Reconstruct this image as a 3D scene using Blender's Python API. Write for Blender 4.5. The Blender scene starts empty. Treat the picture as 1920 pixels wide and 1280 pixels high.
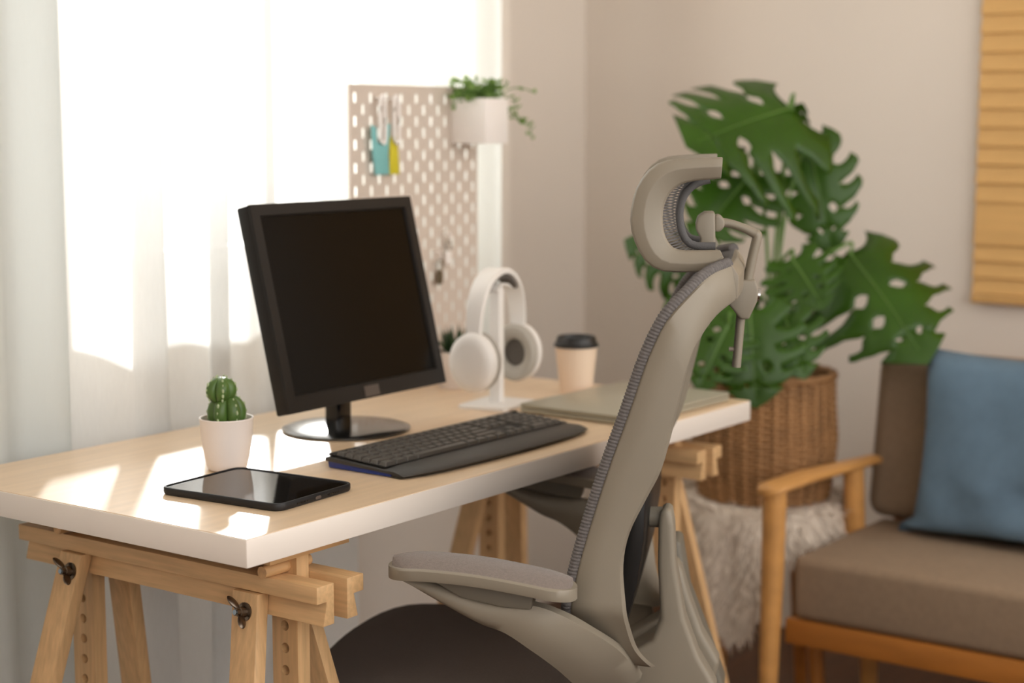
import bpy, bmesh, math, random
from mathutils import Vector, Matrix
random.seed(7)
R = math.radians
S = bpy.context.scene
COL = S.collection

# ------------------------------------------------------------------ camera, world, sun, exposure
cd = bpy.data.cameras.new('camera'); cam = bpy.data.objects.new('camera', cd); COL.objects.link(cam)
cam.location = (-1.326, -1.330, 1.211)
cam.rotation_euler = (R(90 - 7.262), 0, R(35.928 - 90))
cd.sensor_width = 36; cd.lens = 3161.1 / 1920 * 36; cd.clip_start = .05
cd.dof.use_dof = True; cd.dof.focus_distance = 2.06; cd.dof.aperture_fstop = 2.9; cd.dof.aperture_blades = 0
S.camera = cam

w = bpy.data.worlds.new('sky'); S.world = w; w.use_nodes = True
bg = w.node_tree.nodes['Background']; bg.inputs[0].default_value = (1.0, .965, .925, 1); bg.inputs[1].default_value = 2.6

sd = bpy.data.lights.new('sun', 'SUN'); sun = bpy.data.objects.new('sun', sd); COL.objects.link(sun)
sd.energy = 14; sd.angle = R(2.2); sd.color = (1, .99, .975)
sun.rotation_euler = Vector((-1.04, -1.0, -.496)).to_track_quat('-Z', 'Y').to_euler()
sun.location = (4, 4, 3)

vs = S.view_settings
vs.view_transform = 'Standard'; vs.look = 'None'; vs.exposure = 0.18; vs.gamma = 1.0; vs.use_curve_mapping = False

# ------------------------------------------------------------------ materials
MATS = {}
def srgb(r, g, b):
    f = lambda c: (c / 255 / 12.92) if c / 255 <= .04045 else ((c / 255 + .055) / 1.055) ** 2.4
    return (f(r), f(g), f(b), 1)
def mat(name, col, rough=.5, metal=0, spec=.5, var=.0, scale=8, stretch=(1, 1, 1), bump=0, bscale=200, coat=0, sheen=0, bstretch=None):
    """principled material with procedural colour variation (noise) and fine relief"""
    m = bpy.data.materials.new(name); m.use_nodes = True
    nt = m.node_tree; b = nt.nodes['Principled BSDF']
    c = srgb(*col)
    b.inputs['Roughness'].default_value = rough; b.inputs['Metallic'].default_value = metal
    b.inputs['Specular IOR Level'].default_value = spec
    b.inputs['Coat Weight'].default_value = coat; b.inputs['Coat Roughness'].default_value = .12
    b.inputs['Sheen Weight'].default_value = sheen
    tc = nt.nodes.new('ShaderNodeTexCoord')
    mp = nt.nodes.new('ShaderNodeMapping'); mp.inputs['Scale'].default_value = stretch
    nt.links.new(tc.outputs['Object'], mp.inputs[0])
    n = nt.nodes.new('ShaderNodeTexNoise'); n.inputs['Scale'].default_value = scale; n.inputs['Detail'].default_value = 5
    nt.links.new(mp.outputs[0], n.inputs['Vector'])
    r = nt.nodes.new('ShaderNodeValToRGB')
    v = max(var, .015)
    r.color_ramp.elements[0].position = .3; r.color_ramp.elements[1].position = .7
    r.color_ramp.elements[0].color = tuple(x * (1 - v) for x in c[:3]) + (1,)
    r.color_ramp.elements[1].color = tuple(min(1, x * (1 + v * .6)) for x in c[:3]) + (1,)
    nt.links.new(n.outputs[0], r.inputs[0]); nt.links.new(r.outputs[0], b.inputs['Base Color'])
    if bump:
        n2 = nt.nodes.new('ShaderNodeTexNoise'); n2.inputs['Scale'].default_value = bscale; n2.inputs['Detail'].default_value = 3
        if bstretch:
            mp2 = nt.nodes.new('ShaderNodeMapping'); mp2.inputs['Scale'].default_value = bstretch
            nt.links.new(tc.outputs['Object'], mp2.inputs[0]); nt.links.new(mp2.outputs[0], n2.inputs['Vector'])
        else:
            nt.links.new(tc.outputs['Object'], n2.inputs['Vector'])
        bp = nt.nodes.new('ShaderNodeBump'); bp.inputs['Strength'].default_value = bump; bp.inputs['Distance'].default_value = .002
        nt.links.new(n2.outputs[0], bp.inputs['Height']); nt.links.new(bp.outputs[0], b.inputs['Normal'])
    MATS[name] = m
    return m

mat('wall', (229, 219, 208), .9, bump=.05, bscale=60, var=.02, scale=2)
mat('ceiling', (235, 228, 218), .9)
mat('floorwood', (84, 50, 24), .5, var=.3, scale=3, stretch=(1, 14, 1))
mat('laminate_white', (238, 228, 218), .35)
mat('veneer', (236, 208, 174), .30, spec=.5, var=.09, scale=3.0, stretch=(1.2, 22, 1), bump=.03, bscale=40)
mat('beech', (212, 172, 124), .5, var=.16, scale=26, stretch=(6, 6, .45), bump=.05, bscale=80)
mat('beech_dark', (208, 164, 114), .5, var=.16, scale=26, stretch=(.45, 6, 6))
mat('beech_beam', (212, 172, 124), .5, var=.16, scale=26, stretch=(6, .45, 6), bump=.05, bscale=80)
mat('oak', (205, 150, 86), .45, var=.18, scale=5, stretch=(1, 5, 5))
mat('oak_deep', (184, 118, 52), .45, var=.2, scale=5, stretch=(5, 1, 5))
mat('steel_dark', (120, 108, 96), .35, metal=1)
mat('zinc', (150, 165, 180), .3, metal=1)
mat('black_plastic', (34, 31, 29), .42, spec=.25, var=.05, bump=.05, bscale=600)
mat('black_gloss', (14, 12, 11), .12, spec=.5)
mat('screen', (9, 8, 7), .18, spec=.14)
mat('badge', (88, 78, 72), .4)
mat('base_gloss', (30, 30, 30), .13, spec=.8, coat=.6)
mat('keycap', (82, 78, 73), .45, bump=.03, bscale=900)
mat('kb_shell', (50, 47, 44), .45, bump=.06, bscale=900)
mat('kb_black', (18, 17, 17), .4)
mat('kb_blue', (28, 52, 128), .3)
mat('tablet_case', (17, 17, 20), .5)
mat('tablet_glass', (10, 10, 11), .06, spec=.5, var=.02, bump=.02, bscale=120)
mat('pot_white', (240, 230, 224), .35)
mat('soil', (96, 84, 64), .95, bump=.6, bscale=300)
mat('cactus', (78, 108, 46), .4, var=.25, scale=30)
mat('cactus_rib', (176, 190, 150), .6, var=.3, scale=60)
mat('peg', (208, 194, 182), .5)
mat('clip_white', (242, 236, 232), .4)
mat('teal', (124, 186, 186), .6)
mat('yellow', (205, 192, 40), .6)
mat('leaf_small', (134, 168, 92), .5, var=.3, scale=30)
mat('leaf_dark', (36, 66, 32), .5, var=.3, scale=20)
mat('headset', (242, 238, 234), .38)
mat('headset_pad', (176, 170, 160), .7, bump=.1, bscale=300)
mat('headset_dark', (96, 90, 84), .8)
mat('cup_paper', (238, 214, 190), .65)
mat('cup_lid', (30, 30, 31), .4)
mat('laptop', (178, 174, 156), .35, metal=.35)
mat('emblem', (226, 224, 214), .25)
mat('chair_shell', (142, 133, 118), .48, var=.02, bump=.03, bscale=700)
mat('chair_shell_dark', (114, 108, 96), .55, bump=.03, bscale=700)
mat('chair_fabric', (128, 116, 109), .95, var=.12, scale=300, bump=.5, bscale=900, sheen=.2)
mat('chair_rope', (110, 105, 103), .9, var=.2, scale=200, bump=.4, bscale=900)
mat('chair_mesh', (96, 94, 94), .9, bump=.4, bscale=600)
mat('seat_fabric', (94, 83, 77), .95, var=.08, scale=300, bump=.35, bscale=900)
mat('chrome', (190, 190, 190), .15, metal=1)
mat('sofa_fabric', (146, 124, 102), .95, var=.08, scale=80, bump=.3, bscale=500)
mat('pillow_blue', (98, 122, 142), .9, var=.08, scale=40, bump=.3, bscale=400)
mat('wicker', (154, 112, 70), .7, var=.3, scale=14)
mat('wicker_light', (178, 132, 86), .7, var=.25, scale=14)
mat('fleece', (226, 212, 196), .95, var=.08, scale=30)
mat('monstera', (58, 98, 14), .38, var=.3, scale=6)
mat('stem_green', (92, 128, 52), .5, var=.2)
mat('bamboo', (222, 176, 110), .55, var=.10, scale=4, stretch=(1, 1, 14))
mat('frame_white', (236, 234, 230), .4)

def add_translucency(m, fac):
    nt = m.node_tree; out = nt.nodes['Material Output']; b = nt.nodes['Principled BSDF']
    t = nt.nodes.new('ShaderNodeBsdfTranslucent'); mx = nt.nodes.new('ShaderNodeMixShader'); mx.inputs[0].default_value = fac
    src = b.inputs['Base Color'].links[0].from_socket
    nt.links.new(src, t.inputs[0]); nt.links.new(b.outputs[0], mx.inputs[1]); nt.links.new(t.outputs[0], mx.inputs[2])
    nt.links.new(mx.outputs[0], out.inputs[0])
add_translucency(MATS['monstera'], .3); add_translucency(MATS['leaf_small'], .4)

def sheer(name, trans, transl, col):
    m = bpy.data.materials.new(name); m.use_nodes = True; nt = m.node_tree; nt.nodes.remove(nt.nodes['Principled BSDF'])
    out = nt.nodes['Material Output']; c = srgb(*col)
    d = nt.nodes.new('ShaderNodeBsdfDiffuse'); d.inputs[0].default_value = c
    t = nt.nodes.new('ShaderNodeBsdfTranslucent'); t.inputs[0].default_value = c
    p = nt.nodes.new('ShaderNodeBsdfTransparent')
    m1 = nt.nodes.new('ShaderNodeMixShader'); m1.inputs[0].default_value = transl
    m2 = nt.nodes.new('ShaderNodeMixShader')
    tc = nt.nodes.new('ShaderNodeTexCoord'); mp = nt.nodes.new('ShaderNodeMapping'); mp.inputs['Scale'].default_value = (500, 500, 40)
    n = nt.nodes.new('ShaderNodeTexNoise'); n.inputs['Scale'].default_value = 1.0
    r = nt.nodes.new('ShaderNodeMapRange'); r.inputs[3].default_value = trans * .7; r.inputs[4].default_value = trans * 1.3
    nt.links.new(tc.outputs['Object'], mp.inputs[0]); nt.links.new(mp.outputs[0], n.inputs['Vector']); nt.links.new(n.outputs[0], r.inputs[0])
    nt.links.new(r.outputs[0], m2.inputs[0])
    nt.links.new(d.outputs[0], m1.inputs[1]); nt.links.new(t.outputs[0], m1.inputs[2])
    nt.links.new(m1.outputs[0], m2.inputs[1]); nt.links.new(p.outputs[0], m2.inputs[2]); nt.links.new(m2.outputs[0], out.inputs[0])
    MATS[name] = m
sheer('sheer', .17, .28, (249, 250, 249))
sheer('sheer_far', .09, .50, (244, 248, 245))
sheer('sheer_dense', .05, .42, (230, 235, 234))
def glassmat():
    m = bpy.data.materials.new('pane_glass'); m.use_nodes = True; nt = m.node_tree; nt.nodes.remove(nt.nodes['Principled BSDF'])
    out = nt.nodes['Material Output']; p = nt.nodes.new('ShaderNodeBsdfTransparent'); p.inputs[0].default_value = (.97, .98, .97, 1)
    g = nt.nodes.new('ShaderNodeBsdfGlossy'); g.inputs['Roughness'].default_value = .02
    mx = nt.nodes.new('ShaderNodeMixShader'); mx.inputs[0].default_value = .06
    nt.links.new(p.outputs[0], mx.inputs[1]); nt.links.new(g.outputs[0], mx.inputs[2]); nt.links.new(mx.outputs[0], out.inputs[0]); MATS['pane_glass'] = m
glassmat()

# ------------------------------------------------------------------ helpers
def link(name, me, m, parent=None, smooth=True, ang=35):
    if m: me.materials.append(MATS[m])
    if smooth:
        me.polygons.foreach_set('use_smooth', [True] * len(me.polygons))
        me.set_sharp_from_angle(angle=R(ang))
    o = bpy.data.objects.new(name, me); COL.objects.link(o)
    if parent: o.parent = parent
    return o
def from_bm(name, bm, m, parent=None, smooth=True, ang=35):
    bmesh.ops.recalc_face_normals(bm, faces=bm.faces[:])
    me = bpy.data.meshes.new(name); bm.to_mesh(me); bm.free()
    return link(name, me, m, parent, smooth, ang)
def pydata(name, v, f, m, parent=None, bevel=0, seg=2, smooth=True, ang=35):
    bm = bmesh.new(); add_faces(bm, v, f)
    if bevel: do_bevel(bm, bevel, seg)
    return from_bm(name, bm, m, parent, smooth, ang)
def add_faces(bm, v, f):
    vv = [bm.verts.new(p) for p in v]
    for q in f:
        try: bm.faces.new([vv[i] for i in q])
        except ValueError: pass
    return vv
def do_bevel(bm, wd, seg=2, ang=25):
    bmesh.ops.recalc_face_normals(bm, faces=bm.faces[:])
    bm.normal_update()
    es = [e for e in bm.edges if len(e.link_faces) == 2 and e.calc_face_angle(0) > R(ang)]
    bmesh.ops.bevel(bm, geom=es, offset=wd, segments=seg, profile=.5, affect='EDGES', clamp_overlap=True)
def bx(bm, x0, x1, y0, y1, z0, z1, M=None):
    v = [Vector((x, y, z)) for z in (z0, z1) for y in (y0, y1) for x in (x0, x1)]
    if M: v = [M @ p for p in v]
    add_faces(bm, v, [(0, 2, 3, 1), (4, 5, 7, 6), (0, 1, 5, 4), (2, 6, 7, 3), (0, 4, 6, 2), (1, 3, 7, 5)])
def box(name, x0, x1, y0, y1, z0, z1, m, parent=None, bevel=.002, seg=2):
    bm = bmesh.new(); bx(bm, x0, x1, y0, y1, z0, z1)
    if bevel: do_bevel(bm, bevel, seg)
    return from_bm(name, bm, m, parent)
def prism(bm, poly, a, b, axis):
    """extrude 2-D polygon poly between a and b along axis ('x': poly=(y,z), 'y': (x,z), 'z': (x,y))"""
    def P(p, t):
        return {'x': (t, p[0], p[1]), 'y': (p[0], t, p[1]), 'z': (p[0], p[1], t)}[axis]
    n = len(poly); v = [P(p, a) for p in poly] + [P(p, b) for p in poly]
    f = [tuple(range(n)), tuple(range(2 * n - 1, n - 1, -1))] + [(i, (i + 1) % n, n + (i + 1) % n, n + i) for i in range(n)]
    add_faces(bm, v, f)
def extrude(name, poly, a, b, axis, m, parent=None, bevel=.002, seg=2, ang=35):
    bm = bmesh.new(); prism(bm, poly, a, b, axis)
    if bevel: do_bevel(bm, bevel, seg, 40)
    return from_bm(name, bm, m, parent, True, ang)
def lathe_into(bm, prof, c=(0, 0, 0), n=40, close=False):
    rings = []
    for r, z in prof:
        if r < 1e-6: rings.append([bm.verts.new((c[0], c[1], c[2] + z))])
        else: rings.append([bm.verts.new((c[0] + r * math.cos(2 * math.pi * i / n), c[1] + r * math.sin(2 * math.pi * i / n), c[2] + z)) for i in range(n)])
    for a, b in zip(rings, rings[1:]):
        for i in range(n):
            j = (i + 1) % n
            q = [a[i % len(a)], a[j % len(a)], b[j % len(b)], b[i % len(b)]]
            u = []
            for k in q:
                if k not in u: u.append(k)
            if len(u) > 2: bm.faces.new(u)
def lathe(name, prof, m, parent=None, c=(0, 0, 0), n=40, ang=35):
    bm = bmesh.new(); lathe_into(bm, prof, c, n); return from_bm(name, bm, m, parent, True, ang)
def catmull(pts, per=8):
    P = [Vector(p) for p in pts]; P = [2 * P[0] - P[1]] + P + [2 * P[-1] - P[-2]]; out = []
    for i in range(1, len(P) - 2):
        for k in range(per):
            t = k / per
            out.append(.5 * ((2 * P[i]) + (-P[i - 1] + P[i + 1]) * t + (2 * P[i - 1] - 5 * P[i] + 4 * P[i + 1] - P[i + 2]) * t * t + (-P[i - 1] + 3 * P[i] - 3 * P[i + 1] + P[i + 2]) * t ** 3))
    out.append(P[-2]); return out
def resample(pts, n):
    P = [Vector(p) for p in pts]; L = [0]
    for a, b in zip(P, P[1:]): L.append(L[-1] + (b - a).length)
    out = []; j = 0
    for i in range(n):
        s = L[-1] * i / (n - 1)
        while j < len(L) - 2 and L[j + 1] < s: j += 1
        t = (s - L[j]) / max(1e-9, L[j + 1] - L[j]); out.append(P[j].lerp(P[j + 1], min(1, t)))
    return out
def frames(P, upv=Vector((0, 0, 1))):
    F = []
    for i, p in enumerate(P):
        t = (P[min(i + 1, len(P) - 1)] - P[max(i - 1, 0)]).normalized()
        a = t.cross(upv)
        if a.length < 1e-4: a = t.cross(Vector((0, 1, 0)))
        a.normalize(); F.append((t, a, a.cross(t).normalized()))
    return F
def tube_into(bm, P, rad, n=12, sx=1, sy=1, upv=Vector((0, 0, 1)), mod=None):
    P = [Vector(p) for p in P]; F = frames(P, upv); rings = []
    for i, p in enumerate(P):
        r = rad[i] if isinstance(rad, (list, tuple)) else rad
        rg = []
        for k in range(n):
            a = 2 * math.pi * k / n; rr = r * (mod(i, a) if mod else 1)
            rg.append(bm.verts.new(p + F[i][1] * math.cos(a) * rr * sx + F[i][2] * math.sin(a) * rr * sy))
        rings.append(rg)
    for a, b in zip(rings, rings[1:]):
        for k in range(n): bm.faces.new((a[k], a[(k + 1) % n], b[(k + 1) % n], b[k]))
    bm.faces.new(rings[0][::-1]); bm.faces.new(rings[-1])
def tube(name, P, rad, m, parent=None, n=12, sx=1, sy=1, upv=Vector((0, 0, 1)), mod=None, ang=50):
    bm = bmesh.new(); tube_into(bm, P, rad, n, sx, sy, upv, mod); return from_bm(name, bm, m, parent, True, ang)
def loft(name, secs, m, parent=None, bevel=0, closed=True, caps=True, ang=35):
    """secs: list of equal-length loops"""
    n = len(secs[0]); v = [p for s in secs for p in s]; f = []
    for i in range(len(secs) - 1):
        for k in range(n if closed else n - 1):
            f.append((i * n + k, i * n + (k + 1) % n, (i + 1) * n + (k + 1) % n, (i + 1) * n + k))
    if caps and closed: f += [tuple(range(n))[::-1], tuple(range((len(secs) - 1) * n, len(secs) * n))]
    return pydata(name, v, f, m, parent, bevel, 2, True, ang)
def grid(name, rows, m, parent=None, thick=0, ang=60):
    n = len(rows[0]); v = [p for r in rows for p in r]
    f = [(i * n + k, i * n + k + 1, (i + 1) * n + k + 1, (i + 1) * n + k) for i in range(len(rows) - 1) for k in range(n - 1)]
    o = pydata(name, v, f, m, parent, 0, 2, True, ang)
    if thick:
        md = o.modifiers.new('solid', 'SOLIDIFY'); md.thickness = thick; md.offset = 0
    return o
def empty(name, loc=(0, 0, 0), rz=0):
    o = bpy.data.objects.new(name, None); COL.objects.link(o); o.location = loc; o.rotation_euler = (0, 0, rz); o.empty_display_size = .05; return o
def tag(o, label, cat, group=None):
    o['label'] = label; o['category'] = cat
    if group: o['group'] = group
    return o
def thing(name, label, cat, loc=(0, 0, 0), rz=0, group=None): return tag(empty(name, loc, rz), label, cat, group)
def struct(o, label=None, cat=None):
    o['kind'] = 'structure'
    if label: o['label'] = label
    if cat: o['category'] = cat
    return o
def rrect(x0, x1, y0, y1, r, n=6):
    out = []
    for cx, cy, a0 in ((x1 - r, y1 - r, 0), (x0 + r, y1 - r, 90), (x0 + r, y0 + r, 180), (x1 - r, y0 + r, 270)):
        for k in range(n + 1):
            a = R(a0 + 90 * k / n); out.append((cx + r * math.cos(a), cy + r * math.sin(a)))
    return out
def holed_cell(bm, cx, cz, hw, hh, sw, sh, t0, t1, put, n=12):
    """rectangular cell (half sizes hw, hh) with a rounded slot (half sizes sw, sh) through it; put(u, v, t) -> 3-D"""
    inn = []; outr = []
    for k in range(n):
        a = 2 * math.pi * (k + .5) / n; c, s = math.cos(a), math.sin(a)
        inn.append((cx + sw * c, cz + (sh - sw) * (1 if s > 0 else -1) + sw * s))
        m_ = max(abs(c) / 1.0, abs(s) / 1.0); outr.append((cx + hw * c / m_, cz + hh * s / m_))
    # snap outer ring so that the four corners exist
    for q, (sx_, sz_) in enumerate(((1, 1), (-1, 1), (-1, -1), (1, -1))):
        k = int(round((45 + 90 * q) / 360 * n - .5)) % n; outr[k] = (cx + hw * sx_, cz + hh * sz_)
    V = {}
    for nm, ring in (('i', inn), ('o', outr)):
        for t in (t0, t1): V[nm, t] = [bm.verts.new(put(u, v, t)) for u, v in ring]
    for k in range(n):
        j = (k + 1) % n
        bm.faces.new((V['o', t0][k], V['o', t0][j], V['i', t0][j], V['i', t0][k]))
        bm.faces.new((V['o', t1][j], V['o', t1][k], V['i', t1][k], V['i', t1][j]))
        bm.faces.new((V['i', t0][k], V['i', t0][j], V['i', t1][j], V['i', t1][k]))

# ------------------------------------------------------------------ the room
WY, WX, RY = .842, 2.30, 1.067                                   # inner faces of window wall, far wall and the recess beside the window
struct(box('floor', -3.1, WX + .15, -2.3, RY + .16, -.05, 0, 'floorwood', bevel=0))
struct(box('ceiling', -3.1, WX + .15, -2.3, RY + .16, 2.6, 2.7, 'ceiling', bevel=0))
struct(box('wall_back', WX, WX + .15, -2.3, RY + .16, 0, 2.6, 'wall', bevel=0))
struct(box('shade_wall_front', -3.1, -3.0, -2.3, RY + .16, 0, 2.6, 'wall', bevel=0))     # unseen wall behind the camera's left, added to cut light from that side
struct(box('shade_wall_right', -3.0, WX, -2.3, -2.2, 0, .80, 'wall', bevel=0))              # unseen low wall behind the camera, added to cut low light; open above
ox0, ox1, oz0, oz1 = .49, 1.54, .953, 2.25            # window opening
bm = bmesh.new()
bx(bm, -3.0, ox0, WY, WY + .16, 0, 2.6); bx(bm, ox1, 1.665, WY, RY + .16, 0, 2.6); bx(bm, 1.665, WX, RY, RY + .16, 0, 2.6)
bx(bm, ox0, ox1, WY, WY + .16, 0, oz0); bx(bm, ox0, ox1, WY, WY + .16, oz1, 2.6)
struct(from_bm('wall_left', bm, 'wall', None, False))
win = struct(empty('window_1', (ox0, WY + .1, oz0)))
bm = bmesh.new(); W_, H_ = ox1 - ox0, oz1 - oz0
bx(bm, 0, .04, -.02, .02, 0, H_); bx(bm, W_ - .04, W_, -.02, .02, 0, H_)
bx(bm, .04, W_ - .04, -.02, .02, 0, .04); bx(bm, .04, W_ - .04, -.02, .02, H_ - .04, H_)
from_bm('window_frame', bm, 'frame_white', win, False)
box('mullion', W_ / 2 - .009, W_ / 2 + .009, -.012, .012, .04, H_ - .04, 'frame_white', win, 0)
for a, b in ((.04, W_ / 2 - .009), (W_ / 2 + .009, W_ - .04)):
    pydata('pane', [(a, 0, .04), (b, 0, .04), (b, 0, H_ - .04), (a, 0, H_ - .04)], [(0, 1, 2, 3)], 'pane_glass', win, smooth=False)

# ------------------------------------------------------------------ curtains
def curtain(name, label, ctrl, z0, z1, m, per=10, amp=.006, ph=0):
    base = catmull([(x, y, 0) for x, y in ctrl], per); rows = []
    nz = 40
    for i in range(nz + 1):
        z = z0 + (z1 - z0) * i / nz; row = []
        for k, p in enumerate(base):
            s = k / 9.0
            d = Vector((math.sin(z * 3.1 + s * 1.3 + ph) * amp * .7, math.sin(z * 2.3 + s + ph) * amp, 0)) * (1 if 0 < k < len(base) - 1 else .3)
            row.append((p.x + d.x, p.y + d.y, z))
        rows.append(row)
    o = grid(name, rows, m); return tag(o, label, 'curtain', 'sheer curtain panels')
curtain('curtain', 'bright sheer white curtain behind the cactus and the monitor',
        [(.20, .68), (.27, .695), (.32, .70), (.36, .67), (.395, .617), (.455, .612), (.458, .632), (.405, .640), (.430, .662), (.50, .668), (.555, .662), (.606, .630), (.570, .646), (.60, .668), (.66, .655), (.705, .664), (.724, .640), (.716, .655), (.74, .669), (.78, .66), (.82, .672), (.87, .655), (.95, .668)],
        .02, 2.45, 'sheer')
c2 = []
x = .90
while x < 1.425:
    c2.append((x, .705 + .016 * math.sin(x * 52) + .006 * math.sin(x * 97))); x += .014
curtain('curtain', 'pale sheer curtain behind the pegboard, ending beside the bare wall strip', c2, .60, 2.45, 'sheer_far', 3, .003, 1)
c3 = []
x = -.5
while x <= .262:
    c3.append((x, .628 + .014 * math.sin(x * 38 + .6) + .006 * math.sin(x * 71))); x += .02
c3.append((.266, .632))
curtain('curtain', 'grey white curtain panel hanging at the left edge of the picture', c3, .02, 2.45, 'sheer_dense', 4, .003, 2)

# ------------------------------------------------------------------ desk
DH, DT, DL, DD = .75, .034, 1.2, .58
d = thing('desk_top', 'long white edged desk top with pale birch veneer surface on two trestles', 'desk', (0, 0, DH - DT))
box('slab', 0, DL, 0, DD, 0, DT - .0008, 'laminate_white', d, .0015)
box('veneer', .0016, DL - .0016, .0016, DD - .0016, DT - .0009, DT, 'veneer', d, 0)

def wing_nut(parent, M):
    bm = bmesh.new()
    lathe_into(bm, [(0, 0), (.0115, 0), (.0115, .0018), (.007, .002), (.0065, .006), (.006, .010), (.0045, .0105), (.0045, .016), (.0, .016)], n=20)
    for s, an in ((1, 28), (-1, 28)):
        c = Vector((s * .0135, 0, .0125)); rot = Matrix.Rotation(-s * R(an), 4, 'Y')
        T = Matrix.Translation(c) @ rot @ Matrix.Diagonal((.0105, .0026, .0060, 1))
        bmesh.ops.create_uvsphere(bm, u_segments=12, v_segments=8, radius=1, matrix=T)
    bmesh.ops.transform(bm, matrix=M, verts=bm.verts[:])
    o = from_bm('wing_nut', bm, 'steel_dark', parent, True, 40)
    bm = bmesh.new(); lathe_into(bm, [(0, .0161), (.0032, .0161), (.0032, .0178), (0, .0178)], n=12); bmesh.ops.transform(bm, matrix=M, verts=bm.verts[:])
    from_bm('bolt_end', bm, 'zinc', o)

def trestle(label, loc):
    t = thing('trestle', label, 'trestle', loc, 0, 'desk trestles')
    # origin: floor point under the middle between the two beams, y = 0 at the front beam ends
    ztop, yl = .677, .545
    for s in (-1, 1):
        cx = s * .0265
        prof = [(-.015, 0), (.015, 0), (.015, -.050), (-.0045, -.050), (.0025, -.021), (-.015, -.021)]
        prof = [(cx + (-s) * px * -1 if s > 0 else cx + px, ztop + pz) for px, pz in prof] if s < 0 else [(cx - px, ztop + pz) for px, pz in prof]
        extrude('beam', prof, 0, yl, 'y', 'beech_beam', t, .0012)
        for fy, sy, rot in ((.113, -1, 42), (.432, 1, 48)):
            # leg: lies in the recess of the beam, splays outward in x and along y
            tz = ztop - .0225; L_ = tz / math.cos(R(13))
            bm = bmesh.new()
            bx(bm, -.019, 0, -.021, .021, -L_, 0)
            do_bevel(bm, .001)
            sh = .09 * sy                                  # lengthwise splay at the floor
            for v in bm.verts:
                k = -v.co.z / L_
                ox = -k * tz * math.tan(R(12.6)); v.co = Vector((v.co.x + ox, v.co.y + k * sh, v.co.z * math.cos(R(13))))
            for v in bm.verts:
                xx = cx + s * -.0 + (v.co.x - .0005) * (1 if s < 0 else -1)
                v.co = Vector((xx, fy + v.co.y, max(0, tz + v.co.z)))
            from_bm('leg', bm, 'beech', t)
            if s < 0:
                M = Matrix.Translation((cx - .0245, fy - .004, ztop - .045)) @ Matrix.Rotation(R(-90), 4, 'Y') @ Matrix.Rotation(R(12), 4, 'Y') @ Matrix.Rotation(R(rot), 4, 'Z')
                wing_nut(t, M)
            else:
                M = Matrix.Translation((cx + .0245, fy - .004, ztop - .045)) @ Matrix.Rotation(R(90), 4, 'Y') @ Matrix.Rotation(R(rot), 4, 'Z')
                wing_nut(t, M)
    for py in (.082, .455):
        bm = bmesh.new(); n = 11; pitch = .028; z0 = .40
        for k in range(n):
            holed_cell(bm, py, z0 + pitch * (k + .5), .021, pitch / 2, .0065, .0065, -.0105, .0105, lambda u, v, tt: Vector((tt, u, v)), 12)
        z1 = z0 + n * pitch
        bmesh.ops.remove_doubles(bm, verts=bm.verts[:], dist=1e-5)
        for sy in (-1, 1):                                  # side faces
            v = [(-.0105, py + sy * .021, z0), (.0105, py + sy * .021, z0), (.0105, py + sy * .021, z1), (-.0105, py + sy * .021, z1)]
            add_faces(bm, v, [(0, 1, 2, 3)])
        for z in (z0, z1):
            add_faces(bm, [(-.0105, py - .021, z), (.0105, py - .021, z), (.0105, py + .021, z), (-.0105, py + .021, z)], [(0, 1, 2, 3)])
        from_bm('post', bm, 'beech', t, False)
        box('post_head', -.011, .011, py - .022, py + .022, z1, .7005, 'beech', t, .001)
        box('crosspiece', -.065, .075, py - .030, py + .030, .7005, .7155, 'beech_dark', t, .001)
        zz = ztop + .0085
        tube('dowel', [(-.052, py - .004, zz), (.028, py - .004, zz)], .0075, 'beech_dark', t, 16)
    return t
trestle('beech trestle with wing nuts under the near end of the desk', (.1325, -.022, 0))
trestle('beech trestle under the far end of the desk, beside the fleece covered stool', (1.115, .030, 0))

# ------------------------------------------------------------------ monitor
mt = thing('monitor', 'black square desktop monitor on a round glossy foot', 'monitor', (.588, .352, DH), R(1.5))
MW, MH, tilt = .371, .304, R(13.5); mc = Vector((0, 0, .203))
def mp(x, y, z):           # panel space: x right, y depth backwards, z up -> local
    return mc + Vector((x, y * math.cos(tilt) + z * math.sin(tilt), z * math.cos(tilt) - y * math.sin(tilt)))
def mbox(name, x0, x1, y0, y1, z0, z1, m, bev=.002, par=None):
    bm = bmesh.new(); bx(bm, x0, x1, y0, y1, z0, z1); do_bevel(bm, bev) if bev else None
    for v in bm.verts: v.co = mp(*v.co)
    return from_bm(name, bm, m, par or mt)
bw, bb = .0165, .0235
mbox('housing', -MW / 2, MW / 2, .006, .028, -MH / 2, MH / 2, 'black_plastic', .003)
bm = bmesh.new(); a, b = MW / 2, MH / 2
io, zo = a - bw, (-b + bb, b - bw)
ring = lambda x0, x1, z0, z1, y: [(x0, y, z0), (x1, y, z0), (x1, y, z1), (x0, y, z1)]
V = ring(-a, a, -b, b, .006) + ring(-a, a, -b, b, 0) + ring(-io, io, zo[0], zo[1], 0) + ring(-io + .002, io - .002, zo[0] + .002, zo[1] - .002, .0045)
F = [(L0 * 4 + k, L0 * 4 + (k + 1) % 4, (L0 + 1) * 4 + (k + 1) % 4, (L0 + 1) * 4 + k) for L0 in range(3) for k in range(4)]
add_faces(bm, [mp(*p) for p in V], F); from_bm('bezel', bm, 'black_plastic', mt, False)
mbox('screen', -io, io, .0042, .0060, zo[0], zo[1], 'screen', 0)
bm = bmesh.new()
v = [(-.155, .028, -.135), (.155, .028, -.135), (.155, .028, .075), (-.155, .028, .075), (-.135, .052, -.115), (.135, .052, -.115), (.135, .052, .055), (-.135, .052, .055)]
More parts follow.
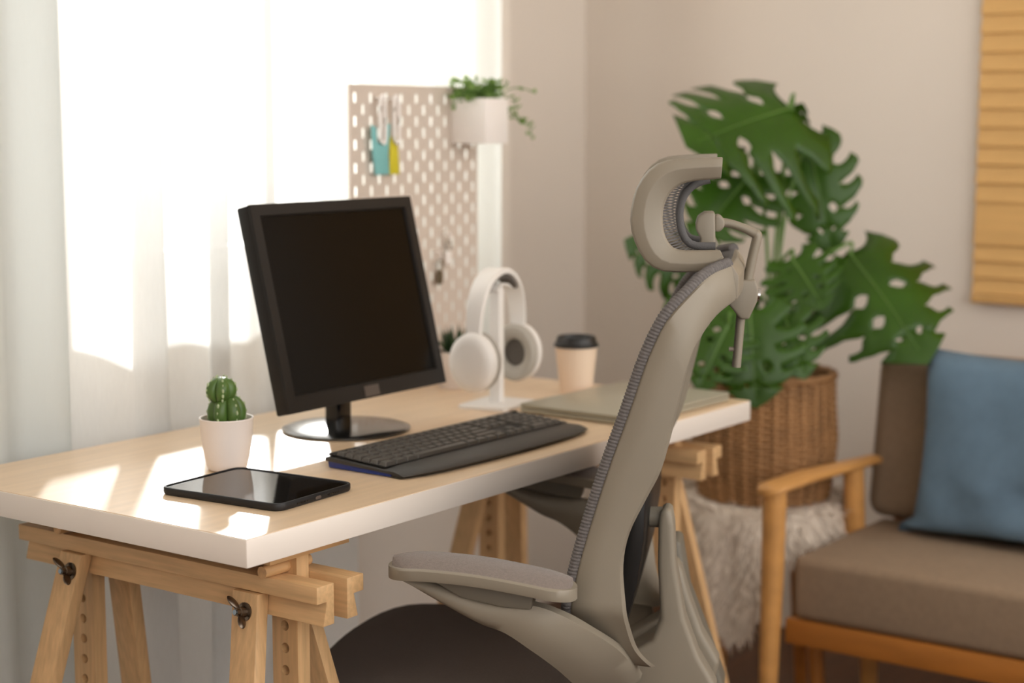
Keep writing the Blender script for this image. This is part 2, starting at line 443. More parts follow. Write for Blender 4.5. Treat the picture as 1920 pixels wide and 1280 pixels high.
add_faces(bm, [mp(*p) for p in v], [(0, 3, 2, 1), (4, 5, 6, 7), (0, 1, 5, 4), (1, 2, 6, 5), (2, 3, 7, 6), (3, 0, 4, 7)]); do_bevel(bm, .006, 3); from_bm('rear_cover', bm, 'black_plastic', mt)
mbox('badge', -.017, .017, -.0008, .001, -b + .003, -b + .019, 'badge', 0)
extrude('neck', rrect(-.019, .019, .020, .048, .008), .006, .15, 'z', 'black_gloss', mt, 0)
lathe('foot', [(0, 0), (.088, 0), (.098, .002), (.098, .004), (.09, .0065), (.05, .009), (.024, .011), (0, .011)], 'base_gloss', mt, (.0, .018, 0), 72)

# ------------------------------------------------------------------ keyboard
kx0, kx1, ky0, ky1 = .352, .794, .050, .200
kb = thing('keyboard', 'black full size keyboard with palm rest and blue underside', 'keyboard', (kx0, ky0, DH))
KW, KD = kx1 - kx0, ky1 - ky0
top = [(0.0, .0058), (.010, .0092), (.030, .0110), (.052, .0112), (KD - .010, .0172), (KD, .0166)]
def kbow(u):
    e = min(u, 1 - u) * 12
    return .010 * (1 - (2 * u - 1) ** 2), .012 * (1 if e < .5 else (.2 if e < 1.5 else 0)), e
secs = []; lip = []
for i in range(13):
    u = i / 12; x = KW * u; bow, fr, e = kbow(u)
    L = []
    for y, z in top: L.append((x, (y + fr if y < .03 else y) - (bow if y < .05 else 0), z - (.002 if e < .5 else 0)))
    L += [(x, KD, .0100), (x, .03, .0048), (x, fr - bow + .001, .0040)]
    secs.append(L)
    lip.append([(x, fr - bow + .0015, .0040), (x, .032, .0048), (x, .034, .0015), (x, fr - bow + .005, .0012)])
loft('shell', secs, 'kb_shell', kb, .0010)
loft('underside', [[(x, .036, .0008), (x, KD - .004, .0008), (x, KD - .002, .0099), (x, .036, .0050)] for x in (.003, KW - .003)], 'kb_blue', kb, .0005)
loft('front_lip', lip, 'kb_black', kb, 0)
extrude('rear_bar', [(KD - .011, .0168), (KD - .0005, .0160), (KD, .0195), (KD - .008, .0205)], .006, KW - .006, 'x', 'kb_black', kb, .001)
extrude('key_bed', [(.048, .0112), (KD - .010, .0173), (KD - .010, .0180), (.048, .0121)], .006, KW - .006, 'x', 'kb_black', kb, 0)
KEYM = {}
def key(wd, x, row):
    if wd not in KEYM:
        bm = bmesh.new(); h = .0058; ins = .0024; dp = .0138
        v = [(0, 0, 0), (wd, 0, 0), (wd, dp, 0), (0, dp, 0), (ins, ins * .7, h), (wd - ins, ins * .7, h), (wd - ins, dp - ins, h), (ins, dp - ins, h)]
        add_faces(bm, v, [(0, 3, 2, 1), (4, 5, 6, 7), (0, 1, 5, 4), (1, 2, 6, 5), (2, 3, 7, 6), (3, 0, 4, 7)])
        do_bevel(bm, .0006, 1); bmesh.ops.recalc_face_normals(bm, faces=bm.faces[:])
        me = bpy.data.meshes.new('key'); bm.to_mesh(me); bm.free(); me.materials.append(MATS['keycap']); KEYM[wd] = me
    o = bpy.data.objects.new('key', KEYM[wd]); COL.objects.link(o); o.parent = kb
    y = .0500 + row * .0150
    o.location = (x, y, .0114 + (y - .05) * .062); o.rotation_euler = (math.atan(.062), 0, 0)
U = .0184; x0 = .009
rows = [
    [1.25, 1.25, 1.25, 6.25, 1.25, 1.25, 1.25, 1.25], [2.25] + [1] * 10 + [2.75], [1.75] + [1] * 11 + [2.25], [1.5] + [1] * 12 + [1.5], [1] * 13 + [2], [1] * 13 + [1, 1]]
for r, ks in enumerate(rows):
    x = x0
    for q in ks:
        wd = round(q * U - .0016, 4); key(wd, x, r); x += q * U
    x = x0 + 15 * U + .006
    nav = {0: [0, 1, 2], 1: [1], 2: [], 3: [0, 1, 2], 4: [0, 1, 2], 5: [0, 1, 2]}[r]
    for c in nav: key(round(U - .0016, 4), x + c * U, r)
    x = x + 3 * U + .006
    for c in range(4):
        if r == 5 and c == 3: continue
        if r == 0 and c == 1: continue
        key(round((2 if r == 0 and c == 0 else 1) * U - .0016, 4), x + c * U, r)

# ------------------------------------------------------------------ tablet
tb = thing('tablet', 'black tablet in a slim case lying at the near end of the desk', 'tablet', (.187, .166, DH), R(4))
TW, TL = .152, .196
bm = bmesh.new()
def loop(ins, z, rr): return [Vector((px, py, z)) for px, py in rrect(-TW / 2 + ins, TW / 2 - ins, -TL / 2 + ins, TL / 2 - ins, rr)]
loft('case', [loop(.0025, .0, .013), loop(.0006, .0015, .015), loop(0, .004, .0155), loop(0, .0085, .0155), loop(.0007, .0098, .015), loop(.002, .0102, .0135), loop(.0032, .0096, .0125), loop(.0034, .0072, .0123)], 'tablet_case', tb)
loft('screen', [loop(.0034, .0070, .0122), loop(.0034, .0086, .0122)], 'tablet_glass', tb)
for k in range(2):
    for j in range(7):
        xx = (-1 if k == 0 else 1) * (.020 + j * .0034)
        box('speaker_hole', xx - .0009, xx + .0009, -TL / 2 - .0003, -TL / 2 + .002, .0038, .0056, 'black_gloss', tb, 0)
extrude('charging_port', [(p[0], p[1] + .0047) for p in rrect(-.0055, .0055, -.002, .002, .0019)], -TL / 2 - .0004, -TL / 2 + .002, 'y', 'badge', tb, 0)

# ------------------------------------------------------------------ cactus
cp = thing('potted_cactus', 'small green cactus in a white ceramic pot beside the tablet', 'potted plant', (.268, .302, DH))
lathe('pot', [(0, 0), (.0235, 0), (.0265, .002), (.0305, .018), (.0340, .040), (.0360, .068), (.0368, .0705), (.0362, .0718), (.0345, .0712), (.0335, .066), (.0325, .056), (0, .054)], 'pot_white', cp)
lathe('soil', [(0, .0605), (.02, .0600), (.0338, .0575), (.0335, .054), (0, .053)], 'soil', cp)
def cactus_ball(c, rx, rz, nr, lean):
    bm = bmesh.new(); nu, nv = 72, 18; rings = []
    for j in range(nv + 1):
        ph = math.pi * j / nv; rg = []
        for i in range(nu):
            th = 2 * math.pi * i / nu
            rib = 1 - .34 * (1 - abs(math.cos(nr * th / 2)) ** .55) * math.sin(ph) ** .6
            rr = rx * math.sin(ph) * rib
            z = rz * math.cos(ph) * (1 if j > 2 else .97)
            rg.append(bm.verts.new((c[0] + rr * math.cos(th + .3) + lean * z, c[1] + rr * math.sin(th + .3), c[2] + z)))
        rings.append(rg)
    for a_, b_ in zip(rings, rings[1:]):
        for i in range(nu): bm.faces.new((a_[i], a_[(i + 1) % nu], b_[(i + 1) % nu], b_[i]))
    bmesh.ops.remove_doubles(bm, verts=bm.verts[:], dist=1e-6)
    o = from_bm('cactus_lobe', bm, 'cactus', cp, True, 80)
    bm = bmesh.new()                                        # woolly areoles along the ribs
    for k in range(nr):
        th = 2 * math.pi * k / nr + .3
        for j in range(6):
            ph = .35 + j * .38; rr = rx * math.sin(ph) * 1.0
            p = Vector((c[0] + rr * math.cos(th) + lean * rz * math.cos(ph), c[1] + rr * math.sin(th), c[2] + rz * math.cos(ph)))
            bmesh.ops.create_icosphere(bm, subdivisions=1, radius=.0011 + .0009 * random.random(), matrix=Matrix.Translation(p) @ Matrix.Diagonal((1, 1, 1.9, 1)))
    from_bm('areoles', bm, 'cactus_rib', o)['kind'] = 'stuff'
cactus_ball((.001, 0, .078), .0262, .026, 6, 0)
cactus_ball((-.006, .003, .109), .0212, .0185, 5, .05)

# ------------------------------------------------------------------ pegboard with its things
pb = thing('pegboard', 'white pegboard with slotted holes standing behind the monitor', 'pegboard', (.857, .590, .72))
PW, PH = .352, .560
bm = bmesh.new(); nx, nz_ = 17, 14; cw, ch = PW / nx, PH / nz_
for i in range(nx):
    for j in range(-1, nz_):
        cz = (j + (.5 if i % 2 == 0 else 1.0)) * ch; lo, hi = max(0, cz - ch / 2), min(PH, cz + ch / 2)
        if hi <= lo + 1e-6: continue
        cx = (i + .5) * cw
        put = lambda u, v, t: Vector((u, t, v))
        if hi - lo < ch * .9 or i in (0, nx - 1) and False:
            add_faces(bm, [put(cx - cw / 2, lo, 0), put(cx + cw / 2, lo, 0), put(cx + cw / 2, hi, 0), put(cx - cw / 2, hi, 0)], [(0, 1, 2, 3)])
            add_faces(bm, [put(cx - cw / 2, lo, .0015), put(cx + cw / 2, lo, .0015), put(cx + cw / 2, hi, .0015), put(cx - cw / 2, hi, .0015)], [(0, 3, 2, 1)])
        else: holed_cell(bm, cx, (lo + hi) / 2, cw / 2, ch / 2, .0033, .0090, 0, .0015, put, 12)
bmesh.ops.remove_doubles(bm, verts=bm.verts[:], dist=1e-5)
from_bm('panel', bm, 'peg', pb, False)
bm = bmesh.new()
bx(bm, -.003, 0, -.0005, .0055, 0, PH); bx(bm, PW, PW + .003, -.0005, .0055, 0, PH); bx(bm, -.003, PW + .003, -.0005, .0055, PH, PH + .003); bx(bm, -.003, PW + .003, -.0005, .0055, -.003, 0)
from_bm('edge_frame', bm, 'peg', pb, False)
for cx in (.07, .28):
    bm = bmesh.new(); bx(bm, cx - .02, cx + .02, -.04, 0, .0305, .0335); bx(bm, cx - .02, cx + .02, -.05, .0, -.010, -.0065); bx(bm, cx - .02, cx + .02, -.004, -.0003, -.010, .06)
    from_bm('desk_clamp', bm, 'peg', pb, False)

pl = thing('hanging_planter', 'white box planter with trailing small leaved plant, hung on the pegboard', 'planter', (1.131, .51, 1.180))
bm = bmesh.new(); bw_, bd_, bh_ = .070, .079, .082
V = ring(0, bw_, 0, bd_, 0)
o_ = [(0, 0), (bw_, 0), (bw_, bd_), (0, bd_)]; tk = .002; i_ = [(tk, tk), (bw_ - tk, tk), (bw_ - tk, bd_ - tk), (tk, bd_ - tk)]
V = [(x, y, 0) for x, y in o_] + [(x, y, bh_) for x, y in o_] + [(x, y, bh_) for x, y in i_] + [(x, y, .060) for x, y in i_]
F = [(0, 3, 2, 1)] + [(L0 * 4 + k, L0 * 4 + (k + 1) % 4, (L0 + 1) * 4 + (k + 1) % 4, (L0 + 1) * 4 + k) for L0 in range(3) for k in range(4)] + [(12, 13, 14, 15)]
pydata('box', V, F, 'clip_white', pl, .0012)
stems = []
rnd = random.Random(3)
def sprig(pts, n, sz, bm, bms):
    P = catmull(pts, 6); tube_into(bms, P, .0009, 5)
    Q = resample(P, n)
    for i, p in enumerate(Q):
        for s in (0, 1):
            a = rnd.uniform(0, 6.28); dv = Vector((math.cos(a), math.sin(a), rnd.uniform(-.3, .8))).normalized()
            sd_ = dv.cross(Vector((rnd.uniform(-1, 1), rnd.uniform(-1, 1), 1))).normalized(); L = sz * rnd.uniform(.7, 1.3); wv = L * .36
            up_ = dv.cross(sd_) * L * .12
            v = [p, p + dv * L * .35 + sd_ * wv + up_, p + dv * L * .75 + sd_ * wv * .7, p + dv * L - up_, p + dv * L * .75 - sd_ * wv * .7, p + dv * L * .35 - sd_ * wv + up_]
            add_faces(bm, v, [(0, 1, 2), (0, 2, 3), (0, 3, 4), (0, 4, 5)])
bml, bms = bmesh.new(), bmesh.new()
for k in range(40):
    bx_, by_ = rnd.uniform(.012, .058), rnd.uniform(.012, .066)
    ex, ey = bx_ + rnd.uniform(-.05, .035), by_ + rnd.uniform(-.035, .03)
    sprig([(bx_, by_, .058), ((bx_ + ex) / 2, (by_ + ey) / 2, .085), (ex, ey, .082 + rnd.uniform(.004, .034))], 6, .0155, bml, bms)
sprig([(.05, .03, .06), (.078, .005, .098), (.105, -.01, .100), (.135, -.015, .093)], 9, .011, bml, bms)
sprig([(.06, .04, .06), (.085, .02, .075), (.096, .01, .05), (.122, -.01, .035), (.128, -.012, .008)], 14, .012, bml, bms)
sprig([(.06, .02, .06), (.082, -.002, .088), (.092, -.006, .05), (.110, -.01, .038)], 9, .012, bml, bms)
sprig([(.01, .06, .06), (-.012, .055, .090), (-.022, .05, .080), (-.024, .05, .062)], 8, .012, bml, bms)
sprig([(.01, .03, .06), (-.005, .03, .105), (-.012, .04, .118)], 7, .013, bml, bms)
from_bm('foliage', bml, 'leaf_small', pl, False)['kind'] = 'stuff'
from_bm('stems', bms, 'stem_green', pl)['kind'] = 'stuff'
box('hanger', .02, .05, bd_, bd_ + .0005, .03, .07, 'clip_white', pl, 0)

def clip_hook(label, x, zt, col, tagpoly, name):
    h = thing(name, label, 'clip', (x, .574, zt), 0, 'clips on the pegboard')
    L = .075
    P = [(-.006, 0, -L), (-.0065, 0, -.02), (-.005, 0, -.006), (0, 0, 0), (.005, 0, -.006), (.0065, 0, -.02), (.006, 0, -L), (0, 0, -L - .006), (-.006, 0, -L)]
    tube('clip_body', catmull(P, 6), .0032, 'clip_white', h, 8)
    tube('peg_hook', [(0, -.001, -.004), (0, .022, -.004)], .0025, 'clip_white', h, 8)
    extrude('tag_card', tagpoly, .004, .0056, 'y', col, h, .0004)
clip_hook('white clip holding a notched teal card on the pegboard', .921, 1.264, 'teal', [(-.026, -.050), (-.012, -.054), (-.010, -.080), (.012, -.080), (.014, -.050), (.026, -.048), (.019, -.10), (.022, -.136), (-.016, -.136), (-.022, -.10)], 'card_clip')
clip_hook('white clip holding a narrow yellow card, beside the teal one', .958, 1.264, 'yellow', [(-.012, -.072), (.004, -.068), (.010, -.10), (.012, -.136), (-.014, -.136), (-.014, -.10)], 'card_clip')
def trinket(label, x, z, m):
    h = thing('hanging_trinket', label, 'trinket', (x, .578, z), 0, 'small things on the pegboard')
    tube('hook', catmull([(0, .012, .02), (0, 0, .02), (0, -.006, .012), (0, -.004, .006), (0, -.001, .008)], 5), .0016, 'clip_white', h, 8)
    P = [(.008 * math.cos(a), 0, -.006 + .011 * math.sin(a)) for a in [2 * math.pi * k / 20 for k in range(21)]]
    tube('ring', P, .0015, 'chrome', h, 6, upv=Vector((0, 1, 0)))
    extrude('fob', rrect(-.008, .008, -.040, -.014, .006), -.002, .002, 'y', m, h, .001)
trinket('pale grey fob hanging on the pegboard above the headphones', 1.108, 1.000, 'clip_white')
trinket('smaller olive fob hanging low on the pegboard beside the pale one', 1.082, .965, 'soil')

# ------------------------------------------------------------------ succulent
sp = thing('potted_succulent', 'dark green spiky succulent in a cream pot behind the headphones', 'potted plant', (1.018, .495, DH))
lathe('pot', [(0, 0), (.026, 0), (.028, .003), (.034, .062), (.035, .066), (.032, .066), (.031, .058), (0, .056)], 'pot_white', sp)
lathe('soil', [(0, .060), (.031, .058), (0, .054)], 'soil', sp)
for k in range(22):
    a = k * 2.4; el = R(82 - k * 2.4); L = .052 - .0006 * k
    dv = Vector((math.cos(a) * math.cos(el), math.sin(a) * math.cos(el), math.sin(el))); b0 = Vector((.006 * math.cos(a), .006 * math.sin(a), .058))
    tube('leaf', [b0, b0 + dv * L * .35, b0 + dv * L * .7, b0 + dv * L + Vector((0, 0, .003))], [.004, .0052, .0038, .0004], 'leaf_dark', sp, 6, 1, .5)

# ------------------------------------------------------------------ headphone stand and headphones
hs = thing('headphone_stand', 'white headphone stand with flat square foot', 'stand', (.905, .318, DH), R(8))
extrude('foot', rrect(-.055, .055, -.045, .045, .008), 0, .006, 'z', 'headset', hs, .001)
extrude('post', rrect(-.009, .009, -.010, .010, .003), .006, .198, 'z', 'headset', hs, .0006)
P = [(-.026, 0, .197), (-.014, 0, .2035), (0, 0, .2055), (.014, 0, .2035), (.026, 0, .197)]
loft('cradle', [[(p[0], -.016, p[2] - .004), (p[0], .016, p[2] - .004), (p[0], .016, p[2]), (p[0], -.016, p[2])] for p in P], 'headset', hs, .001)
hp = thing('headphones', 'white over ear headphones hanging on the stand', 'headphones', (.905, .318, DH), R(8))
arc = []
for k in range(33):
    a = math.pi * k / 32 ; c_, s_ = math.cos(a), math.sin(a)
    arc.append(Vector((-.074 * c_ * (1 + .10 * (1 - s_) * 0), 0, .125 + .098 * (abs(s_) ** .82))))
def band(name, pts, wd, t0, t1, m):
    Fm = []
    secs = []
    for i, p in enumerate(pts):
        t = (pts[min(i + 1, len(pts) - 1)] - pts[max(i - 1, 0)]).normalized(); nn = Vector((-t.z, 0, t.x))
        ww = wd(i / (len(pts) - 1))
        secs.append([p + nn * t0 + Vector((0, -ww, 0)), p + nn * t0 + Vector((0, ww, 0)), p + nn * t1 + Vector((0, ww * .9, 0)), p + nn * t1 + Vector((0, -ww * .9, 0))])
    return loft(name, secs, m, hp, .0015)
arc = resample(arc, 33)
hb = band('headband', arc, lambda u: .0135 + .005 * math.sin(math.pi * u), -.0015, .0075, 'headset')
o = band('headband_padding', arc[9:24], lambda u: .0135, -.0085, -.0008, 'headset_dark'); o.parent = hb
for s in (-1, 1):
    x = s * .074
    M0 = Matrix.Translation((x, 0, .082)) @ Matrix.Rotation(s * R(90), 4, 'Y') @ Matrix.Rotation(R(90), 4, 'Z')
    def shell_(name, prof, m, par=hp):
        bm = bmesh.new(); lathe_into(bm, prof, n=40)
        bmesh.ops.transform(bm, matrix=M0 @ Matrix.Diagonal((.98, 1.14, 1.05, 1)), verts=bm.verts[:]); return from_bm(name, bm, m, par, True, 40)
    ec = shell_('ear_cup', [(0, .022), (.026, .0215), (.036, .019), (.0420, .012), (.0432, .004), (.0420, -.002), (.036, -.0025), (0, -.0025)], 'headset')
    shell_('ear_cushion', [(.020, -.003), (.034, -.003), (.0425, -.006), (.0428, -.013), (.038, -.019), (.030, -.020), (.023, -.016), (.020, -.008)], 'headset_pad', ec)
    shell_('speaker_cloth', [(0, -.0065), (.021, -.0065), (.021, -.004), (0, -.004)], 'headset_dark', ec)
    bm = bmesh.new(); bx(bm, x - .0045, x + .0045, -.010, .010, .112, .128); do_bevel(bm, .002); from_bm('slider', bm, 'headset', hp)

# ------------------------------------------------------------------ cup, laptop
cu = thing('coffee_cup', 'paper takeaway coffee cup with black lid behind the laptop', 'cup', (1.096, .287, DH))
lathe('cup', [(0, .002), (.0265, .002), (.0268, 0), (.0278, 0), (.0365, .082), (.0375, .0825), (.0375, .085), (.035, .085), (.0270, .006), (0, .006)], 'cup_paper', cu)
lathe('lid', [(.0378, .0815), (.0392, .082), (.0392, .087), (.0362, .0885), (.0335, .0985), (.0325, .1), (.030, .0985), (.0285, .094), (0, .094), (0, .0925), (.0345, .0875)], 'cup_lid', cu)
lp = thing('laptop', 'closed thin silver laptop lying at the far end of the desk', 'laptop', (1.022, .136, DH), R(-1.5))
def rbox(name, w, d_, z0, z1, r, m, par, bev): return extrude(name, rrect(-w, w, -d_, d_, r), z0, z1, 'z', m, par, bev)
rbox('base', .156, .1085, .0012, .0085, .010, 'laptop', lp, .002)
rbox('lid', .156, .1085, .0092, .0152, .010, 'laptop', lp, .0015)
rbox('gap', .154, .1065, .0085, .0092, .009, 'kb_black', lp, 0)
extrude('emblem', [(.013 * math.cos(a), .010 * math.sin(a)) for a in [2 * math.pi * k / 24 for k in range(24)]], .0152, .0154, 'z', 'emblem', lp, 0)
for sx in (-1, 1):
    for sy in (-1, 1): lathe('rubber_foot', [(0, 0), (.006, 0), (.006, .0012), (0, .0012)], 'kb_black', lp, (sx * .13, sy * .085, 0), 12)

# ------------------------------------------------------------------ office chair (local: x to the chair's right / away from the viewer, y forward, z up)
ch_ = thing('office_chair', 'grey ergonomic office chair with headrest turned towards the desk', 'office chair', (.481, -.021, 0), R(27))
fe = [(-.128, .545), (-.110, .585), (-.1051, .6142), (-.1076, .6412), (-.1159, .6815), (-.1306, .7351), (-.1508, .8015), (-.1759, .8738), (-.1976, .9387), (-.2192, .9838), (-.244, 1.0127), (-.2687, 1.0351), (-.2922, 1.043)]
re_ = [(-.205, .535), (-.1867, .565), (-.1780, .600), (-.1728, .6374), (-.1698, .6838), (-.1772, .7237), (-.1974, .7671), (-.2149, .8036), (-.2301, .8623), (-.2451, .9269), (-.2573, .959), (-.2757, .9848), (-.3003, 1.0022)]
fe3 = catmull([(0, y, z) for y, z in fe], 4); re3 = catmull([(0, y, z) for y, z in re_], 4)
NS = len(fe3)
def xo(t):          # half width of the back along its height
    b_ = .150 + .072 * min(1, t / .22) ** .8
    if t > .72: b_ -= .085 * ((t - .72) / .28) ** 2
    return b_
for s in (-1, 1):
    secs = []
    for i in range(NS):
        t = i / (NS - 1); X = xo(t) * s; w_ = .034 * s; f_, r_ = fe3[i], re3[i]; g = (r_ - f_) * .06
        m_ = f_.lerp(r_, .5)
        secs.append([(X - .004 * s, f_.y, f_.z), (X, f_.y + g.y, f_.z + g.z), (X + .002 * s, m_.y, m_.z), (X - .003 * s, r_.y - g.y, r_.z - g.z), (X - .010 * s, r_.y, r_.z), (X - w_, r_.y + (f_.y - r_.y) * .25, r_.z + (f_.z - r_.z) * .25), (X - w_, f_.y, f_.z)])
    loft('back_frame', secs, 'chair_shell', ch_, 0, ang=50)
    # cord-like fabric edge
    ed = [Vector((xo(k / (NS - 1)) * s - .008 * s, p.y, p.z)) for k, p in enumerate(fe3)]
    nrm = [Vector((0, .55, .12))] * NS
    ed = [p + Vector((0, .0045, .002)) for p in ed[6:]]
    pp = resample(ed, 800)
    tube('fabric_edge', pp, .0072, 'chair_rope', ch_, 10, mod=lambda i, a: 1 + .07 * math.sin(i * .98 + a * 1.0), ang=80)
# top rail between the two sides
secs = []
for k in range(13):
    u = -1 + k / 6; X = u * xo(1.0); dy = -.004 * (1 - u * u)
    secs.append([(X, -.262 + dy, 1.036), (X, -.2922 + dy, 1.0445), (X, -.3015 + dy, 1.030), (X, -.3003 + dy, 1.0022), (X, -.280 + dy, .993), (X, -.262 + dy, 1.010)])
loft('top_rail', secs, 'chair_shell', ch_, .002)
rows_ = []
for i in range(5, NS):
    t = i / (NS - 1); X = xo(t) - .01; row = []
    for k in range(17):
        u = -1 + k / 8; dip = .020 * (1 - u * u) * math.sin(math.pi * min(1, t * 1.02))
        row.append((u * X, fe3[i].y + .003 - dip, fe3[i].z))
    rows_.append(row)
grid('back_mesh', rows_, 'chair_mesh', ch_, .002)
# Y-shaped rear support with two uprights and a foot
sup = [(-.2115, .7255), (-.2040, .7170), (-.2022, .700), (-.2019, .6491), (-.2062, .5775), (-.196, .5482), (-.1646, .5285), (-.1435, .5093), (-.1582, .4443), (-.2707, .4505), (-.2806, .4873), (-.2556, .5294), (-.2375, .5789), (-.2248, .65), (-.222, .700), (-.2185, .7195)]
extrude('rear_support', sup, -.075, -.030, 'x', 'chair_shell', ch_, .009, 4, 50)
extrude('rear_support', [(-.2185, .628), (-.2070, .618), (-.2062, .5775)] + sup[5:12] + [(-.2375, .5789), (-.2270, .615)], .030, .075, 'x', 'chair_shell', ch_, .008, 4, 50)
extrude('support_shell', [(-.205, .64), (-.222, .645), (-.235, .57), (-.266, .492), (-.288, .43), (-.21, .41), (-.17, .44), (-.20, .54)], .080, .15, 'x', 'chair_shell_dark', ch_, .010, 4, 50)
extrude('support_shell', [(-.150, .505), (-.205, .545), (-.25, .50), (-.275, .45), (-.20, .41), (-.10, .42), (-.11, .47)], -.034, .085, 'x', 'chair_shell', ch_, .008, 3, 50)
tube('pivot', [(-.052, -.170, .7071), (-.052, -.212, .7071)], .0135, 'chair_shell_dark', ch_, 20)
extrude('lumbar_pad', [(-.135, .585), (-.165, .575), (-.182, .64), (-.190, .70), (-.192, .76), (-.180, .77), (-.165, .70), (-.150, .64)], -.15, .15, 'x', 'kb_black', ch_, .004)
# headrest
Co = [(-.2797, 1.1742), (-.238, 1.1728), (-.2110, 1.1700), (-.1932, 1.1613), (-.1790, 1.1440), (-.1717, 1.1253), (-.168, 1.0992), (-.1715, 1.0764), (-.1829, 1.0523), (-.1974, 1.0385), (-.2120, 1.0340), (-.2463, 1.0335), (-.2721, 1.0384), (-.2835, 1.0502)]
Ci = [(-.2782, 1.0612), (-.2459, 1.0609), (-.2290, 1.0613), (-.2190, 1.0660), (-.2125, 1.0760), (-.2092, 1.0880), (-.2084, 1.106), (-.2140, 1.1255), (-.2268, 1.1386), (-.2448, 1.1445), (-.2781, 1.1478)]
hr = empty('headrest'); hr.parent = ch_; hr.rotation_euler = (0, 0, R(3.5)); _c = Vector((0, -.23, 0)); hr.location = _c - Matrix.Rotation(R(3.5), 3, 'Z') @ _c + Vector((0, .0085, 0))
NI = 25
cen_o = resample(catmull([(0, y, z) for y, z in Co], 6), NI); cen_i = resample(catmull([(0, y, z) for y, z in Ci[::-1]], 6), NI)
def hdip(x): return -.030 * (1 - (x / .14) ** 2)
for s in (-1, 1):
    secs = []
    for i in range(NI):
        o1, i1 = cen_o[i], cen_i[i]; m1 = o1.lerp(i1, .42); X = .14 * s
        secs.append([(X - .010 * s, o1.y, o1.z), (X - .003 * s, o1.y + (i1.y - o1.y) * .06, o1.z + (i1.z - o1.z) * .06), (X + .001 * s, m1.y, m1.z), (X - .006 * s, i1.y - (i1.y - o1.y) * .08, i1.z - (i1.z - o1.z) * .08), (X - .011 * s, i1.y, i1.z), (X - .020 * s, i1.y + (o1.y - i1.y) * .3, i1.z + (o1.z - i1.z) * .3), (X - .020 * s, o1.y, o1.z)])
    loft('headrest_side', secs, 'chair_shell', hr, .0012, ang=40)
def hband(name, i0, i1, fr0, fr1, m, x0_=-.125, x1_=.125):
    rows_ = []
    for k in range(17):
        X = x0_ + (x1_ - x0_) * k / 16
        rows_.append([Vector((X, 0, 0)) + cen_o[i].lerp(cen_i[i], fr0 + (fr1 - fr0)) + Vector((0, hdip(X), 0)) for i in range(i0, i1 + 1)])
    return grid(name, rows_, m, hr, .005)
hband('headrest_rim', 4, 8, .5, .5, 'chair_shell_dark'); hband('headrest_rim', 17, 21, .5, .5, 'chair_shell_dark')
bm = bmesh.new(); cm = resample([cen_o[i].lerp(cen_i[i], .8) for i in range(5, 20)], 67)
for j in range(0, 66, 2):                                   # open woven strips
    for k in range(12):
        Xa = -.125 + .25 * k / 12; Xb = -.125 + .25 * (k + 1) / 12
        add_faces(bm, [(Xa, cm[j].y + hdip(Xa) * .8, cm[j].z), (Xb, cm[j].y + hdip(Xb) * .8, cm[j].z), (Xb, cm[j + 1].y + hdip(Xb) * .8, cm[j + 1].z), (Xa, cm[j + 1].y + hdip(Xa) * .8, cm[j + 1].z)], [(0, 1, 2, 3)])
hm = from_bm('headrest_mesh', bm, 'chair_mesh', hr, False); hm['kind'] = 'stuff'
for X in (-.06, .06):
    tube('inner_frame', [Vector((X, 0, 0)) + cen_i[i] + Vector((0, hdip(X) + .004, 0)) for i in range(4, 22)], .005, 'chair_mesh', hr, 8, upv=Vector((1, 0, 0)))
br = [(-.2544, 1.036), (-.2561, 1.0682), (-.2505, 1.078), (-.2497, 1.086), (-.2523, 1.0959), (-.2611, 1.1015), (-.2742, 1.1016), (-.2760, 1.036)]
extrude('headrest_bracket', br, -.022, .022, 'x', 'chair_shell', hr, .003, 3)
extrude('tilt_joint', [(-.274, 1.076), (-.274, 1.098), (-.281, 1.098), (-.2868, 1.0915), (-.2868, 1.082), (-.281, 1.076)], -.014, .014, 'x', 'chair_shell', hr, .003, 3)
rod = catmull([(0, -.281, 1.0871), (0, -.292, 1.0865), (0, -.309, 1.0815), (0, -.3255, 1.0735), (0, -.3293, 1.0690), (0, -.3245, 1.0447), (0, -.3168, 1.005)], 6)
tube('headrest_arm', rod, [.0065 - .001 * math.sin(math.pi * min(1, i / 20)) for i in range(len(rod))], 'chair_shell', hr, 12, 1, 1.5, upv=Vector((1, 0, 0)))
bl = [(-.2935, 1.0096), (-.2983, 1.0139), (-.3278, 1.0143), (-.3320, 1.001), (-.3297, .9858), (-.3198, .9633), (-.3095, .9631), (-.294, .9817)]
extrude('height_clamp', bl, -.020, .020, 'x', 'chair_shell', hr, .003, 3)
tube('clamp_button', [(0, -.3295, .994), (0, -.3345, .993)], .0085, 'chrome', hr, 20)
P = [(0, -.3105, .970), (0, -.3055, .8985)]
tube('height_rod', P, .0062, 'chair_shell', hr, 14, .95, 1.5, upv=Vector((1, 0, 0)))
tube('stop_pin', [(-.001, -.304, .922), (-.001, -.2955, .922)], .003, 'chair_shell', hr, 10)
